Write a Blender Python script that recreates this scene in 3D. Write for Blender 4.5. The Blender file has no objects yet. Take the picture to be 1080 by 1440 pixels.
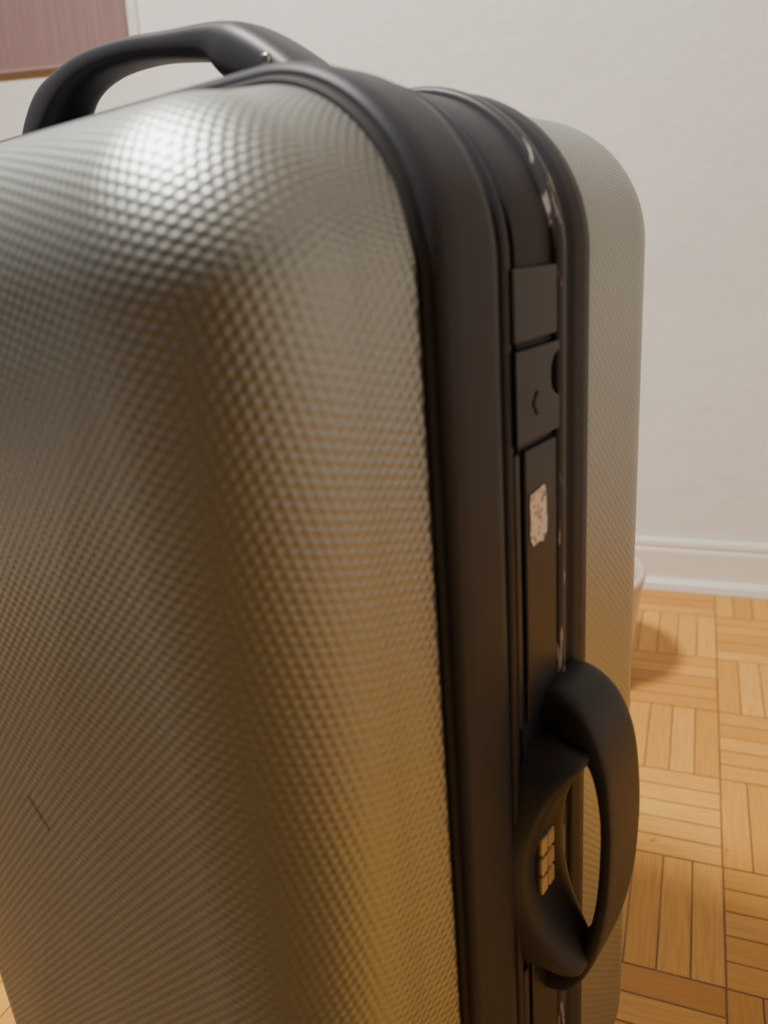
import bpy, math, random
from mathutils import Vector, Matrix
random.seed(4)
S=bpy.context.scene
COL=S.collection
# ---------------------------------------------------------------- helpers
def mesh_obj(name,verts,faces,mat=None,parent=None,smooth=True,uvs=None):
    me=bpy.data.meshes.new(name); me.from_pydata(verts,[],faces); me.update()
    if uvs is not None:
        uv=me.uv_layers.new(name="net")
        for l in me.loops: uv.data[l.index].uv=uvs[l.vertex_index]
    if mat: me.materials.append(mat)
    for p in me.polygons: p.use_smooth=smooth
    ob=bpy.data.objects.new(name,me); COL.objects.link(ob)
    if parent: ob.parent=parent
    return ob
def box(name,lo,hi,mat,parent=None,bev=0.0,seg=2):
    x0,y0,z0=lo;x1,y1,z1=hi
    v=[(x0,y0,z0),(x1,y0,z0),(x1,y1,z0),(x0,y1,z0),(x0,y0,z1),(x1,y0,z1),(x1,y1,z1),(x0,y1,z1)]
    f=[(0,3,2,1),(4,5,6,7),(0,1,5,4),(1,2,6,5),(2,3,7,6),(3,0,4,7)]
    o=mesh_obj(name,v,f,mat,parent,smooth=bev>0)
    if bev>0:
        m=o.modifiers.new("b","BEVEL"); m.width=bev; m.segments=seg; m.limit_method='ANGLE'
        w=o.modifiers.new("w","WEIGHTED_NORMAL")
    return o
def newmat(name,col=(.5,.5,.5),rough=.5,metal=0.,spec=.5):
    m=bpy.data.materials.new(name); m.use_nodes=True
    b=m.node_tree.nodes["Principled BSDF"]
    b.inputs["Base Color"].default_value=(*col,1); b.inputs["Roughness"].default_value=rough
    b.inputs["Metallic"].default_value=metal; b.inputs["Specular IOR Level"].default_value=spec
    return m,m.node_tree.nodes,m.node_tree.links,b
def N(nodes,t,**k):
    n=nodes.new(t)
    for a,b in k.items(): setattr(n,a,b)
    return n
def MATH(nodes,links,op,a,b=None,c=None):
    n=nodes.new("ShaderNodeMath"); n.operation=op
    for i,v in enumerate((a,b,c)):
        if v is None: continue
        if isinstance(v,(int,float)): n.inputs[i].default_value=v
        else: links.new(v,n.inputs[i])
    return n.outputs[0]
def MIX(nodes,links,fac,a,b,mode='MIX'):
    n=nodes.new("ShaderNodeMix"); n.data_type='RGBA'; n.blend_type=mode
    for i,v in ((0,fac),(6,a),(7,b)):
        if isinstance(v,(int,float)): n.inputs[i].default_value=v
        elif isinstance(v,tuple): n.inputs[i].default_value=(*v,1)
        else: links.new(v,n.inputs[i])
    return n.outputs[2]
def noise_bump(nodes,links,b,scale,strength,dist=.001,vec=None,detail=4):
    t=N(nodes,"ShaderNodeTexNoise"); t.inputs["Scale"].default_value=scale; t.inputs["Detail"].default_value=detail
    if vec: links.new(vec,t.inputs["Vector"])
    u=N(nodes,"ShaderNodeBump"); u.inputs["Strength"].default_value=strength; u.inputs["Distance"].default_value=dist
    links.new(t.outputs[0],u.inputs["Height"]); links.new(u.outputs[0],b.inputs["Normal"])
    return t

# ---------------------------------------------------------------- materials
SH=(.385,.415,.405)
shell_m,n,l,b=newmat("shell_silver",SH,.38,.88)
uv=N(n,"ShaderNodeUVMap"); uv.uv_map="net"
K=4*math.pi/(math.sqrt(3)*.0046)
acc=None
for ang in (15,75,135):
    d=N(n,"ShaderNodeVectorMath"); d.operation='DOT_PRODUCT'
    l.new(uv.outputs[0],d.inputs[0]); d.inputs[1].default_value=(K*math.cos(math.radians(ang)),K*math.sin(math.radians(ang)),0)
    c=MATH(n,l,'COSINE',d.outputs["Value"])
    acc=c if acc is None else MATH(n,l,'ADD',acc,c)
h=MATH(n,l,'MULTIPLY_ADD',acc,.2222,.3333)
bp=N(n,"ShaderNodeBump"); bp.inputs["Strength"].default_value=.55; bp.inputs["Distance"].default_value=.00062
l.new(h,bp.inputs["Height"]); l.new(bp.outputs[0],b.inputs["Normal"])
tc=N(n,"ShaderNodeTexCoord")
ns=N(n,"ShaderNodeTexNoise"); ns.inputs["Scale"].default_value=9; ns.inputs["Detail"].default_value=5; l.new(tc.outputs["Object"],ns.inputs["Vector"])
r=N(n,"ShaderNodeMapRange"); r.inputs[1].default_value=.35; r.inputs[2].default_value=.7; r.inputs[3].default_value=.38; r.inputs[4].default_value=.44
l.new(ns.outputs[0],r.inputs[0]); l.new(r.outputs[0],b.inputs["Roughness"])
sep=N(n,"ShaderNodeSeparateXYZ"); l.new(uv.outputs[0],sep.inputs[0])
dx=MATH(n,l,'ADD',sep.outputs[0],.190); dz=MATH(n,l,'SUBTRACT',sep.outputs[1],.437)
a1=MATH(n,l,'ABSOLUTE',MATH(n,l,'ADD',MATH(n,l,'MULTIPLY',dx,.7),MATH(n,l,'MULTIPLY',dz,.7)))
a2=MATH(n,l,'ABSOLUTE',MATH(n,l,'SUBTRACT',MATH(n,l,'MULTIPLY',dx,.7),MATH(n,l,'MULTIPLY',dz,.7)))
k=MATH(n,l,'MULTIPLY',MATH(n,l,'LESS_THAN',a1,.0018),MATH(n,l,'LESS_THAN',a2,.010))
k=MATH(n,l,'MULTIPLY',k,.6)
l.new(MIX(n,l,k,SH,(.10,.07,.05)),b.inputs["Base Color"])

belt_m,n,l,b=newmat("belt_charcoal",(.028,.030,.041),.50,0,.34)
tc=N(n,"ShaderNodeTexCoord"); noise_bump(n,l,b,900,.12,.0004,tc.outputs["Object"])
plate_m,n,l,b=newmat("latch_plastic",(.024,.028,.039),.38,0,.45)
tc=N(n,"ShaderNodeTexCoord"); noise_bump(n,l,b,500,.06,.0004,tc.outputs["Object"])
handle_m,n,l,b=newmat("handle_plastic",(.036,.038,.047),.48,0,.42)
tc=N(n,"ShaderNodeTexCoord"); noise_bump(n,l,b,700,.12,.0004,tc.outputs["Object"])
gasket_m,_,_,_=newmat("gasket_black",(.008,.008,.008),.7)
ridge_m,n,l,b=newmat("worn_ridge",(.04,.04,.045),.46,0,.35)
tc=N(n,"ShaderNodeTexCoord"); mp=N(n,"ShaderNodeMapping"); mp.inputs["Scale"].default_value=(1,2.5,.35)
l.new(tc.outputs["Object"],mp.inputs[0])
ns=N(n,"ShaderNodeTexNoise"); ns.inputs["Scale"].default_value=170; ns.inputs["Detail"].default_value=6; l.new(mp.outputs[0],ns.inputs["Vector"])
n2=N(n,"ShaderNodeTexNoise"); n2.inputs["Scale"].default_value=14; l.new(tc.outputs["Object"],n2.inputs["Vector"])
s=MATH(n,l,'MULTIPLY',ns.outputs[0],n2.outputs[0])
cr=N(n,"ShaderNodeMapRange"); cr.inputs[1].default_value=.310; cr.inputs[2].default_value=.355; l.new(s,cr.inputs[0])
l.new(MIX(n,l,cr.outputs[0],(.050,.050,.058),(.42,.40,.39)),b.inputs["Base Color"])
gold_m,_,_,_=newmat("dial_brass",(.88,.62,.30),.4,.1)
metal_m,_,_,_=newmat("steel",(.55,.55,.55),.3,1)
rubber_m,_,_,_=newmat("wheel_rubber",(.02,.02,.02),.6)
stick_m,n,l,b=newmat("torn_sticker",(.8,.75,.68),.7)
tc=N(n,"ShaderNodeTexCoord")
v1=N(n,"ShaderNodeTexVoronoi"); v1.inputs["Scale"].default_value=420; l.new(tc.outputs["Object"],v1.inputs["Vector"])
rp=N(n,"ShaderNodeValToRGB"); e=rp.color_ramp; e.interpolation='CONSTANT'
e.elements[0].color=(.9,.86,.80,1); e.elements[1].position=.45; e.elements[1].color=(.80,.56,.40,1)
for p,c in ((.58,(.93,.9,.86,1)),(.72,(.28,.36,.5,1)),(.80,(.66,.28,.14,1)),(.88,(.93,.88,.82,1))):
    q=e.elements.new(p); q.color=c
sx=N(n,"ShaderNodeSeparateXYZ"); l.new(v1.outputs["Color"],sx.inputs[0]); l.new(sx.outputs[0],rp.inputs[0]); l.new(rp.outputs[0],b.inputs["Base Color"])

def paint(name,ca,cb):
    wall_m,n,l,b=newmat(name,ca,.55,0,.3)
    geo=N(n,"ShaderNodeNewGeometry")
    n1=N(n,"ShaderNodeTexNoise"); n1.inputs["Scale"].default_value=2.2; n1.inputs["Detail"].default_value=6; l.new(geo.outputs["Position"],n1.inputs["Vector"])
    n2=N(n,"ShaderNodeTexNoise"); n2.inputs["Scale"].default_value=18; n2.inputs["Detail"].default_value=5; l.new(geo.outputs["Position"],n2.inputs["Vector"])
    n3=N(n,"ShaderNodeTexNoise"); n3.inputs["Scale"].default_value=140; n3.inputs["Detail"].default_value=3; l.new(geo.outputs["Position"],n3.inputs["Vector"])
    sm=N(n,"ShaderNodeMapRange"); sm.inputs[1].default_value=.45; sm.inputs[2].default_value=.7; l.new(n1.outputs[0],sm.inputs[0])
    l.new(MIX(n,l,sm.outputs[0],ca,cb),b.inputs["Base Color"])
    hh=MATH(n,l,'ADD',MATH(n,l,'MULTIPLY',n2.outputs[0],1.0),MATH(n,l,'MULTIPLY',n3.outputs[0],.25))
    bp=N(n,"ShaderNodeBump"); bp.inputs["Strength"].default_value=.5; bp.inputs["Distance"].default_value=.006; l.new(hh,bp.inputs["Height"]); l.new(bp.outputs[0],b.inputs["Normal"])
    return wall_m
wall_m=paint("wall_paint",(.82,.825,.805),(.78,.775,.745))
dark_m=paint("dark_wall_for_reflection",(.065,.052,.038),(.055,.044,.032))  # unseen left and front walls darkened so the shell reflects dark tones
ceil_m,_,_,_=newmat("ceiling_white",(.78,.77,.75),.8)
trim_m,n,l,b=newmat("trim_gloss",(.82,.79,.71),.35)
geo=N(n,"ShaderNodeNewGeometry"); noise_bump(n,l,b,25,.3,.004,geo.outputs["Position"])

# parquet floor
T=.158; X0=.058; Y0=.607
floor_m,n,l,b=newmat("parquet",(.6,.35,.12),.38,0,.4)
geo=N(n,"ShaderNodeNewGeometry"); sp=N(n,"ShaderNodeSeparateXYZ"); l.new(geo.outputs["Position"],sp.inputs[0])
M=lambda *a:MATH(n,l,*a)
u=M('DIVIDE',M('SUBTRACT',sp.outputs[0],X0),T); v=M('DIVIDE',M('SUBTRACT',sp.outputs[1],Y0),T)
iu=M('FLOOR',u); iv=M('FLOOR',v); fu=M('SUBTRACT',u,iu); fv=M('SUBTRACT',v,iv)
par=M('FLOORED_MODULO',M('ADD',iu,iv),2.0)
par=M('GREATER_THAN',par,.5)
ipar=M('SUBTRACT',1.0,par)
across=M('ADD',M('MULTIPLY',par,fu),M('MULTIPLY',ipar,fv))
along=M('ADD',M('MULTIPLY',par,fv),M('MULTIPLY',ipar,fu))
sl=M('MULTIPLY',across,5.0); isl=M('FLOOR',sl); fsl=M('SUBTRACT',sl,isl)
cv=N(n,"ShaderNodeCombineXYZ"); l.new(iu,cv.inputs[0]); l.new(iv,cv.inputs[1]); l.new(isl,cv.inputs[2])
wn=N(n,"ShaderNodeTexWhiteNoise"); wn.noise_dimensions='3D'; l.new(cv.outputs[0],wn.inputs[0])
ws=N(n,"ShaderNodeSeparateXYZ"); l.new(wn.outputs["Color"],ws.inputs[0])
gv=N(n,"ShaderNodeCombineXYZ")
l.new(M('ADD',M('MULTIPLY',along,.9),M('MULTIPLY',ws.outputs[1],31.0)),gv.inputs[0])
l.new(M('ADD',M('MULTIPLY',fsl,3.2),M('MULTIPLY',ws.outputs[2],17.0)),gv.inputs[1]); l.new(iv,gv.inputs[2])
gr=N(n,"ShaderNodeTexNoise"); gr.inputs["Scale"].default_value=3.0; gr.inputs["Detail"].default_value=7; gr.inputs["Distortion"].default_value=.5; l.new(gv.outputs[0],gr.inputs["Vector"])
ramp=N(n,"ShaderNodeValToRGB"); e=ramp.color_ramp
e.elements[0].position=0; e.elements[0].color=(.55,.235,.028,1); e.elements[1].position=1; e.elements[1].color=(.80,.42,.085,1)
q=e.elements.new(.5); q.color=(.70,.335,.050,1)
l.new(M('ADD',M('MULTIPLY',ws.outputs[0],.75),M('MULTIPLY',gr.outputs[0],.3)),ramp.inputs[0])
gm=N(n,"ShaderNodeMapRange"); gm.inputs[1].default_value=.42; gm.inputs[2].default_value=.75; gm.inputs[3].default_value=0; gm.inputs[4].default_value=.5; l.new(gr.outputs[0],gm.inputs[0])
c=MIX(n,l,gm.outputs[0],ramp.outputs[0],(.38,.15,.025))
e1=M('LESS_THAN',M('MINIMUM',fsl,M('SUBTRACT',1.0,fsl)),.030)
e2=M('LESS_THAN',M('MINIMUM',along,M('SUBTRACT',1.0,along)),.008)
gap=M('MAXIMUM',e1,e2)
gapn=N(n,"ShaderNodeTexNoise"); gapn.inputs["Scale"].default_value=12; l.new(geo.outputs["Position"],gapn.inputs["Vector"])
gw=M('MULTIPLY',gap,M('ADD',.45,M('MULTIPLY',gapn.outputs[0],.8)))
c=MIX(n,l,gw,c,(.11,.04,.012))
st=N(n,"ShaderNodeTexNoise"); st.inputs["Scale"].default_value=40; st.inputs["Detail"].default_value=2; l.new(geo.outputs["Position"],st.inputs["Vector"])
sm=N(n,"ShaderNodeMapRange"); sm.inputs[1].default_value=.71; sm.inputs[2].default_value=.76; sm.inputs[4].default_value=.5; l.new(st.outputs[0],sm.inputs[0])
c=MIX(n,l,sm.outputs[0],c,(.28,.11,.04))
l.new(c,b.inputs["Base Color"])
bp=N(n,"ShaderNodeBump"); bp.inputs["Strength"].default_value=.3; bp.inputs["Distance"].default_value=.0012; bp.invert=True
l.new(gap,bp.inputs["Height"]); l.new(bp.outputs[0],b.inputs["Normal"])

# ---------------------------------------------------------------- room
YW=1.52; XL=-2.3; XR=1.7; YF=-2.2; ZC=2.45; t=.1
box("floor",(XL,YF,-.1),(XR,YW,0),floor_m)
box("ceiling",(XL-t,YF-t,ZC),(XR+t,YW+t,ZC+t),ceil_m)
box("wall_back",(XL-t,YW,-.1),(XR+t,YW+t,ZC),wall_m)
box("wall_front",(XL-t,YF-t,-.1),(XR+t,YF,ZC),dark_m)
box("wall_left",(XL-t,YF,-.1),(XL,YW,ZC),dark_m)
box("wall_right",(XR,YF,-.1),(XR+t,YW,ZC),wall_m)
prof=[(0,.102),(.006,.102),(.010,.098),(.012,.090),(.010,.084),(.013,.080),(.014,.074),(.014,.022),(.022,.020),(.027,.014),(.029,.0),(0,0)]
def baseboard(name,p0,p1,nrm):
    vs=[];fs=[]
    for P in (p0,p1):
        for d,z in prof: vs.append((P[0]+nrm[0]*d,P[1]+nrm[1]*d,z+.0005))
    k=len(prof)
    for i in range(k):
        j=(i+1)%k; fs.append((i,j,k+j,k+i))
    fs.append(tuple(range(k))); fs.append(tuple(range(2*k-1,k-1,-1)))
    return mesh_obj(name,vs,fs,trim_m,smooth=False)
baseboard("baseboard_back",(XL,YW),(XR,YW),(0,-1))
baseboard("baseboard_left",(XL,YF),(XL,YW),(1,0))
baseboard("baseboard_right",(XR,YW),(XR,YF),(-1,0))

mauve,n,l,b=newmat("mauve_fabric",(.30,.19,.18),.7)
tc=N(n,"ShaderNodeTexCoord"); mp=N(n,"ShaderNodeMapping"); mp.inputs["Scale"].default_value=(120,1,6); l.new(tc.outputs["Object"],mp.inputs[0])
tt=noise_bump(n,l,b,1.0,.7,.004,mp.outputs[0],3)
l.new(MIX(n,l,tt.outputs[0],(.20,.12,.12),(.29,.19,.185)),b.inputs["Base Color"])
pale,_,_,_=newmat("pale_edge",(.74,.72,.68),.6)
tan_m,_,_,_=newmat("tan_edge",(.33,.23,.21),.6)
pb=bpy.data.objects.new("wall_picture",None); COL.objects.link(pb)
pb.location=(-1.120,YW,1.092); pb.rotation_euler=(0,math.radians(4),0)
box("canvas",(-.75,-.014,.006),(0,-.002,.52),mauve,pb)
box("lower_edge",(-.75,-.016,0),(0,-.002,.006),tan_m,pb,.002)
box("side_edge",(0,-.010,.03),(.022,-.002,.52),pale,pb,.002)

bin_m,n,l,b=newmat("beige_plastic",(.66,.57,.43),.4)
vs=[];fs=[];seg=48
pr=[(0,.001),(.085,.001),(.093,.006),(.099,.04),(.110,.15),(.114,.172),(.116,.178),(.117,.186),(.113,.192),(.108,.19),(.103,.175),(.094,.05),(.088,.012),(0,.012)]
for r_,z in pr:
    for i in range(seg):
        a=2*math.pi*i/seg; vs.append((max(r_,.0005)*math.cos(a),max(r_,.0005)*math.sin(a),z))
for j in range(len(pr)-1):
    for i in range(seg):
        k2=(i+1)%seg; fs.append((j*seg+i,j*seg+k2,(j+1)*seg+k2,(j+1)*seg+i))
wb=mesh_obj("wastebasket",vs,fs,bin_m); wb.location=(-.171,1.14,0)

# ---------------------------------------------------------------- camera frame
HD=math.radians(22.8); hv=Vector((-math.sin(HD),math.cos(HD),0)); rv=Vector((math.cos(HD),math.sin(HD),0))
H=.69; pitch=math.radians(18.97)
F=hv*math.cos(pitch)+Vector((0,0,-math.sin(pitch))); U0=hv*math.sin(pitch)+Vector((0,0,math.cos(pitch)))
cr_,sr_=.9968,.0794
IX=rv*cr_-U0*sr_; IU=rv*sr_+U0*cr_
cam=bpy.data.cameras.new("camera"); co=bpy.data.objects.new("camera",cam); COL.objects.link(co)
m=Matrix.Identity(4)
for i in range(3): m[i][0]=IX[i]; m[i][1]=IU[i]; m[i][2]=-F[i]
m[0][3]=0;m[1][3]=0;m[2][3]=H
co.matrix_world=m
cam.sensor_fit='VERTICAL'; cam.sensor_height=36; cam.lens=1082/1440*36; cam.clip_start=.01
cam.dof.use_dof=True; cam.dof.focus_distance=.52; cam.dof.aperture_fstop=6.8
S.camera=co

# ---------------------------------------------------------------- suitcase
ALPHA=math.radians(38.5); D=.272
P0=hv*D+rv*(.083*D)
suit=bpy.data.objects.new("suitcase",None); COL.objects.link(suit)
suit.location=(P0.x,P0.y,0); suit.rotation_euler=(0,0,-(ALPHA-HD))
W=.395; Z0=.045; Z1=.7525; R=.072; KY=1.025; WF=.1275*KY
cx=-W/2; cz=(Z0+Z1)/2
def perim(inset):
    pts=[]; r=R-inset; NA=20
    cs=[(-R,Z1-R,0),(-W+R,Z1-R,90),(-W+R,Z0+R,180),(-R,Z0+R,270)]
    for ci,(x,z,a0) in enumerate(cs):
        for i in range(NA+1):
            a=math.radians(a0+90*i/NA); c,s=math.cos(a),math.sin(a)
            pts.append((x+r*c,z+r*s,c,s))
        nx=cs[(ci+1)%4]; a=math.radians(a0+90); c,s=math.cos(a),math.sin(a)
        A=(x+r*c,z+r*s); B=(nx[0]+r*c,nx[1]+r*s)
        for i in range(1,16):
            f=i/16; pts.append((A[0]+(B[0]-A[0])*f,A[1]+(B[1]-A[1])*f,c,s))
    return pts
def loft(name,rings,mat,closed_profile=False,uvs=None,flip=False):
    k=len(rings[0]); vs=[p for r_ in rings for p in r_]; fs=[]
    m_=len(rings)
    for j in range(m_ if closed_profile else m_-1):
        j2=(j+1)%m_
        for i in range(k):
            i2=(i+1)%k
            q=(j*k+i,j*k+i2,j2*k+i2,j2*k+i)
            fs.append(q[::-1] if flip else q)
    return mesh_obj(name,vs,fs,mat,suit,True,uvs)
def shell(name,ysgn,ybase,depth,rr,draft=.0035,first=.0030,e=2.25):
    pr=[(first+.001,-.004)]
    flat=depth-rr
    for i in range(7): pr.append((first+draft*(i/6),flat*i/6))
    n_=22
    for i in range(1,n_+1):
        a=math.pi/2*i/n_
        s_=math.sin(a)**(2/e); c_=math.cos(a)**(2/e)
        pr.append((first+draft+rr*(1-c_),flat+rr*s_))
    last=perim(pr[-1][0]); rings=[];uvs=[]
    arc=[0]*len(pr)
    for i in range(len(pr)-2,-1,-1):
        arc[i]=arc[i+1]+math.hypot(pr[i][0]-pr[i+1][0],pr[i][1]-pr[i+1][1])
    for (ins,y),s_ in zip(pr,arc):
        P=perim(ins)
        rings.append([(p[0],ybase+ysgn*y,p[1]) for p in P])
        for p,q in zip(P,last): uvs.append((q[0]+q[2]*s_,q[1]+q[3]*s_))
    for i,sc in enumerate((.93,.85,.7,.5,.3,.1,.001)):
        bulge=.004*(1-sc**2)
        rings.append([(cx+(q[0]-cx)*sc,ybase+ysgn*(depth+bulge),cz+(q[1]-cz)*sc) for q in last])
        for q in last: uvs.append((cx+(q[0]-cx)*sc,cz+(q[1]-cz)*sc))
    return loft(name,rings,shell_m,uvs=uvs,flip=(ysgn>0))
shell("front_shell",-1,0,.088,.063,draft=.0045,first=.0040,e=2.05)
shell("back_shell",1,WF,.124,.055,draft=.001,first=.001)
def smooth_profile(pts,r_=.0012):
    out=[]
    for i,p in enumerate(pts):
        if i in (0,len(pts)-1): out.append(p); continue
        a=Vector(pts[i-1]);q=Vector(p);c=Vector(pts[i+1])
        d1=(a-q);d2=(c-q); k1=min(r_,d1.length*.4);k2=min(r_,d2.length*.4)
        A=q+d1.normalized()*k1;B=q+d2.normalized()*k2
        for t_ in (0,.33,.67,1):
            out.append(tuple(A*(1-t_)**2+q*2*t_*(1-t_)+B*t_**2))
    return out
def belt(name,pts,mat,rad=.0012):
    pts=smooth_profile(pts,rad)
    rings=[[(p[0],y*KY,p[1]) for p in perim(-o)] for y,o in pts]
    return loft(name,rings,mat,flip=True)
belt("belt_front",[(.0005,-.006),(.0005,.0008),(.0035,.0034),(.010,.0042),(.034,.0040),(.040,.0026),(.0412,-.0008),(.0432,-.0008),(.0442,.0022),(.0485,.0026),(.050,.0),(.0545,.0),(.0550,-.004),(.0562,-.004)],belt_m,.0014)
belt("belt_channel",[(.0560,-.004),(.0568,.0005),(.088,.0005),(.0895,0),(.0895,-.006)],belt_m,.0006)
belt("belt_ridge",[(.0892,-.006),(.0892,.0028),(.0915,.0042),(.0955,.0042),(.0985,.002),(.1005,.0005),(.1005,-.006)],ridge_m,.0013)
belt("belt_rear",[(.1003,-.006),(.1003,.0006),(.104,.0008),(.107,.0030),(.116,.0038),(.123,.0030),(.127,.0005),(.127,-.006)],belt_m,.0016)
belt("gasket",[(-.0025,-.010),(-.0025,-.0025),(.002,-.0005),(.002,-.010)],gasket_m,.0006)
belt("gasket_rear",[(.1255,-.008),(.1255,-.0005),(.130,-.0008),(.130,-.008)],gasket_m,.0006)

def zc(v): return H+v
def plate(name,y0,y1,z0,z1,h=.0035,mat=plate_m,bev=.0012):
    return box(name,(-.003,y0*KY,z0),(h,y1*KY,z1),mat,suit,bev,3)
def latch_group(tag,top,sgn):
    a,b_=sorted((zc(top),zc(top-sgn*.029)))
    plate("latch_cap"+tag,.0495,.0885,a,b_,.0036)
    a,b_=sorted((zc(top-sgn*.032),zc(top-sgn*.071)))
    z0_,z1_=a,b_; y0_,y1_=.0495*KY,.0885*KY
    out=[(y0_,z0_),(y1_,z0_),(y1_,z0_+.016)]
    cy,czz,rr=y1_+.001,z1_-.014,.010
    for i in range(13):
        an=math.radians(-90-180*i/12); out.append((cy+rr*math.cos(an)*.95,czz+rr*math.sin(an)))
    out+=[(y1_,z1_),(y0_,z1_)]
    k=len(out); vs=[(-.003,p[0],p[1]) for p in out]+[(.0042,p[0],p[1]) for p in out]
    fs=[tuple(range(k))[::-1],tuple(range(k,2*k))]+[(i,(i+1)%k,k+(i+1)%k,k+i) for i in range(k)]
    o=mesh_obj("latch_slider"+tag,vs,fs,plate_m,suit,False)
    m_=o.modifiers.new("b","BEVEL"); m_.width=.0009; m_.segments=2; m_.limit_method='ANGLE'
    zc_=(z0_+z1_)/2-.004; yy=.066
    ch=[(yy+.004,zc_+.005),(yy+.0020,zc_+.005),(yy-.0015,zc_),(yy+.0020,zc_-.005),(yy+.004,zc_-.005),(yy+.0005,zc_)]
    vs=[(.0041,p[0],p[1]) for p in ch]+[(.0046,p[0],p[1]) for p in ch]
    fs=[(0,1,2,5),(2,3,4,5),(11,8,7,6),(11,10,9,8)]+[(i,(i+1)%6,6+(i+1)%6,6+i) for i in range(6)]
    mesh_obj("arrow_mark"+tag,vs,fs,gasket_m,suit,False)
latch_group("_upper",-.012,1)
latch_group("_lower",-.585,-1)
plate("strip_upper",.058,.0885,zc(-.222),zc(-.087),.003)
plate("strip_lower",.058,.0885,zc(-.510),zc(-.375),.003)
plate("strip_seam",.0495,.0545,zc(-.222),zc(-.087),.0025)
plate("strip_seam_low",.0495,.0545,zc(-.510),zc(-.375),.0025)
pts=[];kk=40
for i in range(kk):
    a=2*math.pi*i/kk; c,s_=math.cos(a),math.sin(a)
    q=(abs(c)**6+abs(s_)**6)**(-1/6)*(1+random.uniform(-.07,.05))
    pts.append((.0034,.071+.0082*c*q,zc(-.1195)+.0130*s_*q))
mesh_obj("torn_sticker",pts,[tuple(range(kk))],stick_m,suit,False)

def housing():
    ZA,ZB=zc(-.379),zc(-.237); nz=48; ny=16
    vs=[];fs=[]
    for j in range(nz+1):
        v=j/nz; z=ZA+(ZB-ZA)*v; w=2*v-1
        hl=.0262*max(0,1-abs(w)**12)**.5*(1-.20*w*w)+.0005
        yc=.068+.005*w*w
        ph=.006+.026*abs(w)**2.0
        edge=min(1,(1-abs(w))/.07); ph*=math.sqrt(max(0,1-(1-edge)**2))*.95+.05
        for i in range(ny+1):
            u_=2*i/ny-1
            x=ph*(max(0,1-abs(u_)**5.5))**.6
            vs.append((x+.0005,(yc+hl*u_)*KY,z))
    for j in range(nz):
        for i in range(ny):
            a=j*(ny+1)+i; fs.append((a,a+1,a+ny+2,a+ny+1))
    return mesh_obj("lock_housing",vs,fs,handle_m,suit)
housing()
box("dial_window",(.003,.0565,zc(-.332)),(.0078,.0765,zc(-.285)),gasket_m,suit,.001)
for i in range(3):
    z=zc(-.2905-.0125*i)
    for jy in (0,1):
        box("dial_%d_%d"%(i,jy),(.005,.0590+.0078*jy,z-.0098),(.0096,.0653+.0078*jy,z),gold_m,suit,.0008)

def catmull(P,n_=10):
    out=[]
    for i in range(len(P)-1):
        p0=P[max(i-1,0)];p1=P[i];p2=P[i+1];p3=P[min(i+2,len(P)-1)]
        for k_ in range(n_):
            t_=k_/n_
            out.append(tuple(.5*((2*p1[a])+(-p0[a]+p2[a])*t_+(2*p0[a]-5*p1[a]+4*p2[a]-p3[a])*t_*t_+(-p0[a]+3*p1[a]-3*p2[a]+p3[a])*t_**3) for a in range(len(p1))))
    out.append(tuple(P[-1])); return out
def sweep(name,P,mat,expo=2.8,ns=32):
    Q=catmull(P,10); vs=[];fs=[]
    for i,q in enumerate(Q):
        a=Q[max(i-1,0)];b_=Q[min(i+1,len(Q)-1)]
        t_=Vector((b_[0]-a[0],0,b_[2]-a[2])).normalized(); nn=Vector((t_.z,0,-t_.x))
        for k_ in range(ns):
            an=2*math.pi*k_/ns; c,s_=math.cos(an),math.sin(an)
            cc=math.copysign(abs(c)**(2/expo),c); ss=math.copysign(abs(s_)**(2/expo),s_)
            p=Vector((q[0],q[1],q[2]))+Vector((0,1,0))*q[3]*cc+nn*q[4]*ss
            vs.append(tuple(p))
    for i in range(len(Q)-1):
        for k_ in range(ns):
            k2=(k_+1)%ns; fs.append((i*ns+k_,i*ns+k2,(i+1)*ns+k2,(i+1)*ns+k_))
    fs.append(tuple(range(ns))[::-1]); fs.append(tuple(range((len(Q)-1)*ns,len(Q)*ns)))
    return mesh_obj(name,vs,fs,mat,suit)
yh=.0945
sweep("side_handle",[(-.002,yh+.001,zc(-.226),.019,.013),(.010,yh+.001,zc(-.226),.020,.0125),(.021,yh,zc(-.232),.021,.0095),(.031,yh,zc(-.248),.0210,.0052),
 (.0355,yh,zc(-.272),.0210,.0036),(.0365,yh,zc(-.300),.0210,.0036),(.0345,yh,zc(-.335),.0205,.0038),(.029,yh-.001,zc(-.365),.019,.0045),(.020,yh-.004,zc(-.388),.0165,.006),(.010,yh-.006,zc(-.400),.0145,.008),(-.002,yh-.006,zc(-.404),.0135,.009)],handle_m,6)
yt=.065; zt=Z1
sweep("top_handle",[(-.088,yt,zt-.004,.018,.005),(-.100,yt,zt+.006,.018,.009),(-.120,yt,zt+.017,.0175,.012),(-.140,yt,zt+.027,.0165,.0125),(-.156,yt,zt+.034,.014,.0085),(-.185,yt,zt+.0385,.0135,.0065),(-.217,yt,zt+.042,.0135,.0062),
 (-.250,yt,zt+.042,.0135,.0068),(-.276,yt,zt+.037,.014,.0085),(-.296,yt,zt+.027,.016,.012),(-.313,yt,zt+.010,.018,.011),(-.320,yt,zt-.004,.018,.006)],handle_m,3.2)
for sx_,nm in ((-.122,"handle_mount_right"),(-.298,"handle_mount_left")):
    box(nm,(sx_-.022,yt-.022,zt+.001),(sx_+.022,yt+.022,zt+.012),handle_m,suit,.005,4)
box("mount_pin",(-.114,yt-.0195,zt+.015),(-.109,yt-.014,zt+.020),metal_m,suit,.0015)

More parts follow.
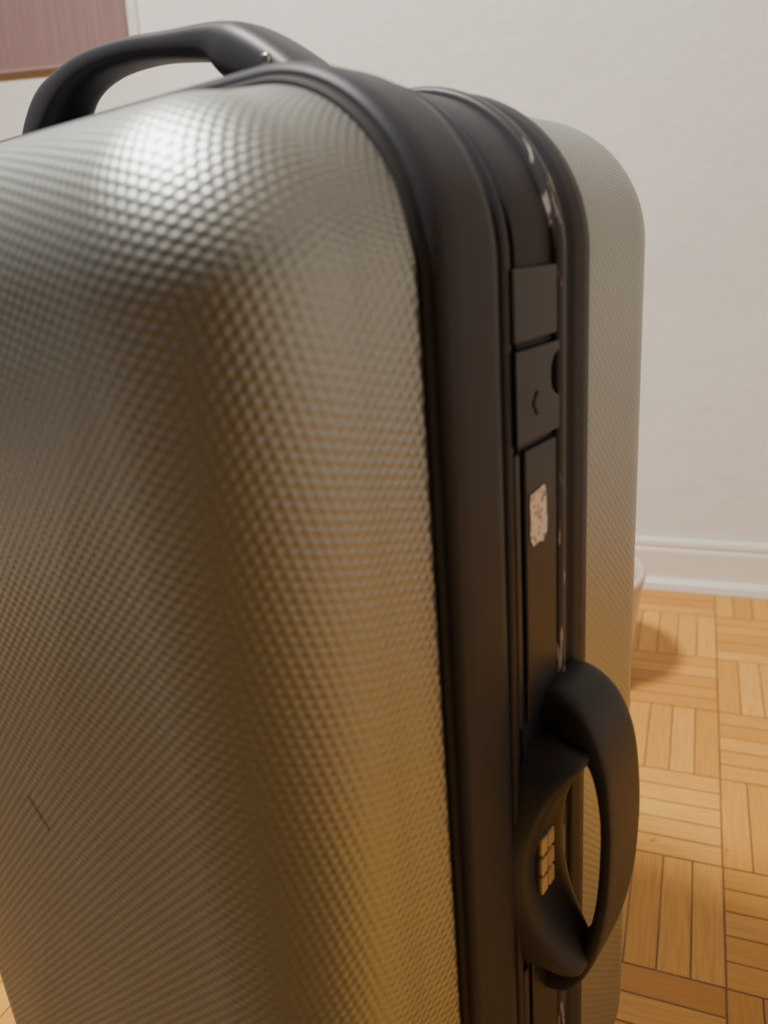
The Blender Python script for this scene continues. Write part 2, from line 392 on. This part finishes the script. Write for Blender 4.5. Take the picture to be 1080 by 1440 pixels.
def wheel(nm,x,y,rad,hw):
    vs=[];fs=[];sg=32;pf=[(-hw,.004),(-hw,rad*.78),(-hw*.75,rad),(hw*.75,rad),(hw,rad*.78),(hw,.004)]
    for (w_,r_) in pf:
        for i in range(sg):
            a=2*math.pi*i/sg; vs.append((x+r_*math.cos(a),y+w_,rad+.0002+r_*math.sin(a)))
    for j in range(len(pf)-1):
        for i in range(sg):
            k2=(i+1)%sg; fs.append((j*sg+i,j*sg+k2,(j+1)*sg+k2,(j+1)*sg+i))
    fs.append(tuple(range(sg))); fs.append(tuple(range((len(pf)-1)*sg,len(pf)*sg)))
    mesh_obj(nm,vs,fs,rubber_m,suit)
for iy,y in enumerate((-.030,WF+.035)):
    x=-.06
    box("caster_fork_%d"%iy,(x-.020,y-.019,.026),(x+.020,y+.019,Z0+.012),rubber_m,suit,.006,3)
    wheel("caster_wheel_%d"%iy,x,y,.022,.013)
    x=-W-.018
    box("wheel_housing_%d"%iy,(x-.018,y-.020,.034),(x+.068,y+.020,.085),rubber_m,suit,.008,4)
    wheel("corner_wheel_%d"%iy,x,y,.031,.014)

# dark rug added out of frame to dim floor reflection in the shell
added_rug_m,n,l,b=newmat("added_rug_dark",(.09,.07,.05),.95,0,.1)
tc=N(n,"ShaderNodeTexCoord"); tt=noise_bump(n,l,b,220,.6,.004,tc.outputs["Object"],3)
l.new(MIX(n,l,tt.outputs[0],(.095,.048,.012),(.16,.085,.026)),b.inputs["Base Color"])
rg=box("added_dark_rug",(-1.65,-1.7,.0005),(.75,-.12,.010),added_rug_m,None,.004,2)
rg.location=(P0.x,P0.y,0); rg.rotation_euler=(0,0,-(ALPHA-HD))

# ---------------------------------------------------------------- lights
lamp_m,n,l,b=newmat("lamp_glass",(.9,.85,.75),.4)
b.inputs["Emission Color"].default_value=(1,.92,.8,1); b.inputs["Emission Strength"].default_value=8
LX,LY=-.75,.05
vs=[];fs=[];sg=40;rn=12
for j in range(rn+1):
    a=math.pi/2*j/rn
    for i in range(sg):
        p=2*math.pi*i/sg; vs.append((.17*math.cos(a)*math.cos(p)+.0001*math.cos(p),.17*math.cos(a)*math.sin(p)+.0001*math.sin(p),-.08*math.sin(a)))
for j in range(rn):
    for i in range(sg):
        k2=(i+1)%sg; fs.append((j*sg+i,(j+1)*sg+i,(j+1)*sg+k2,j*sg+k2))
lo=mesh_obj("ceiling_lamp",vs,fs,lamp_m); lo.location=(LX,LY,ZC)
ld=bpy.data.lights.new("ceiling_bulb","AREA"); ld.shape='DISK'; ld.size=.34; ld.energy=86; ld.color=(1,.96,.89)
lb=bpy.data.objects.new("ceiling_bulb",ld); COL.objects.link(lb); lb.location=(LX,LY,ZC-.10)
w=bpy.data.worlds.new("w"); S.world=w; w.use_nodes=True
w.node_tree.nodes["Background"].inputs[0].default_value=(.9,.85,.75,1); w.node_tree.nodes["Background"].inputs[1].default_value=.3
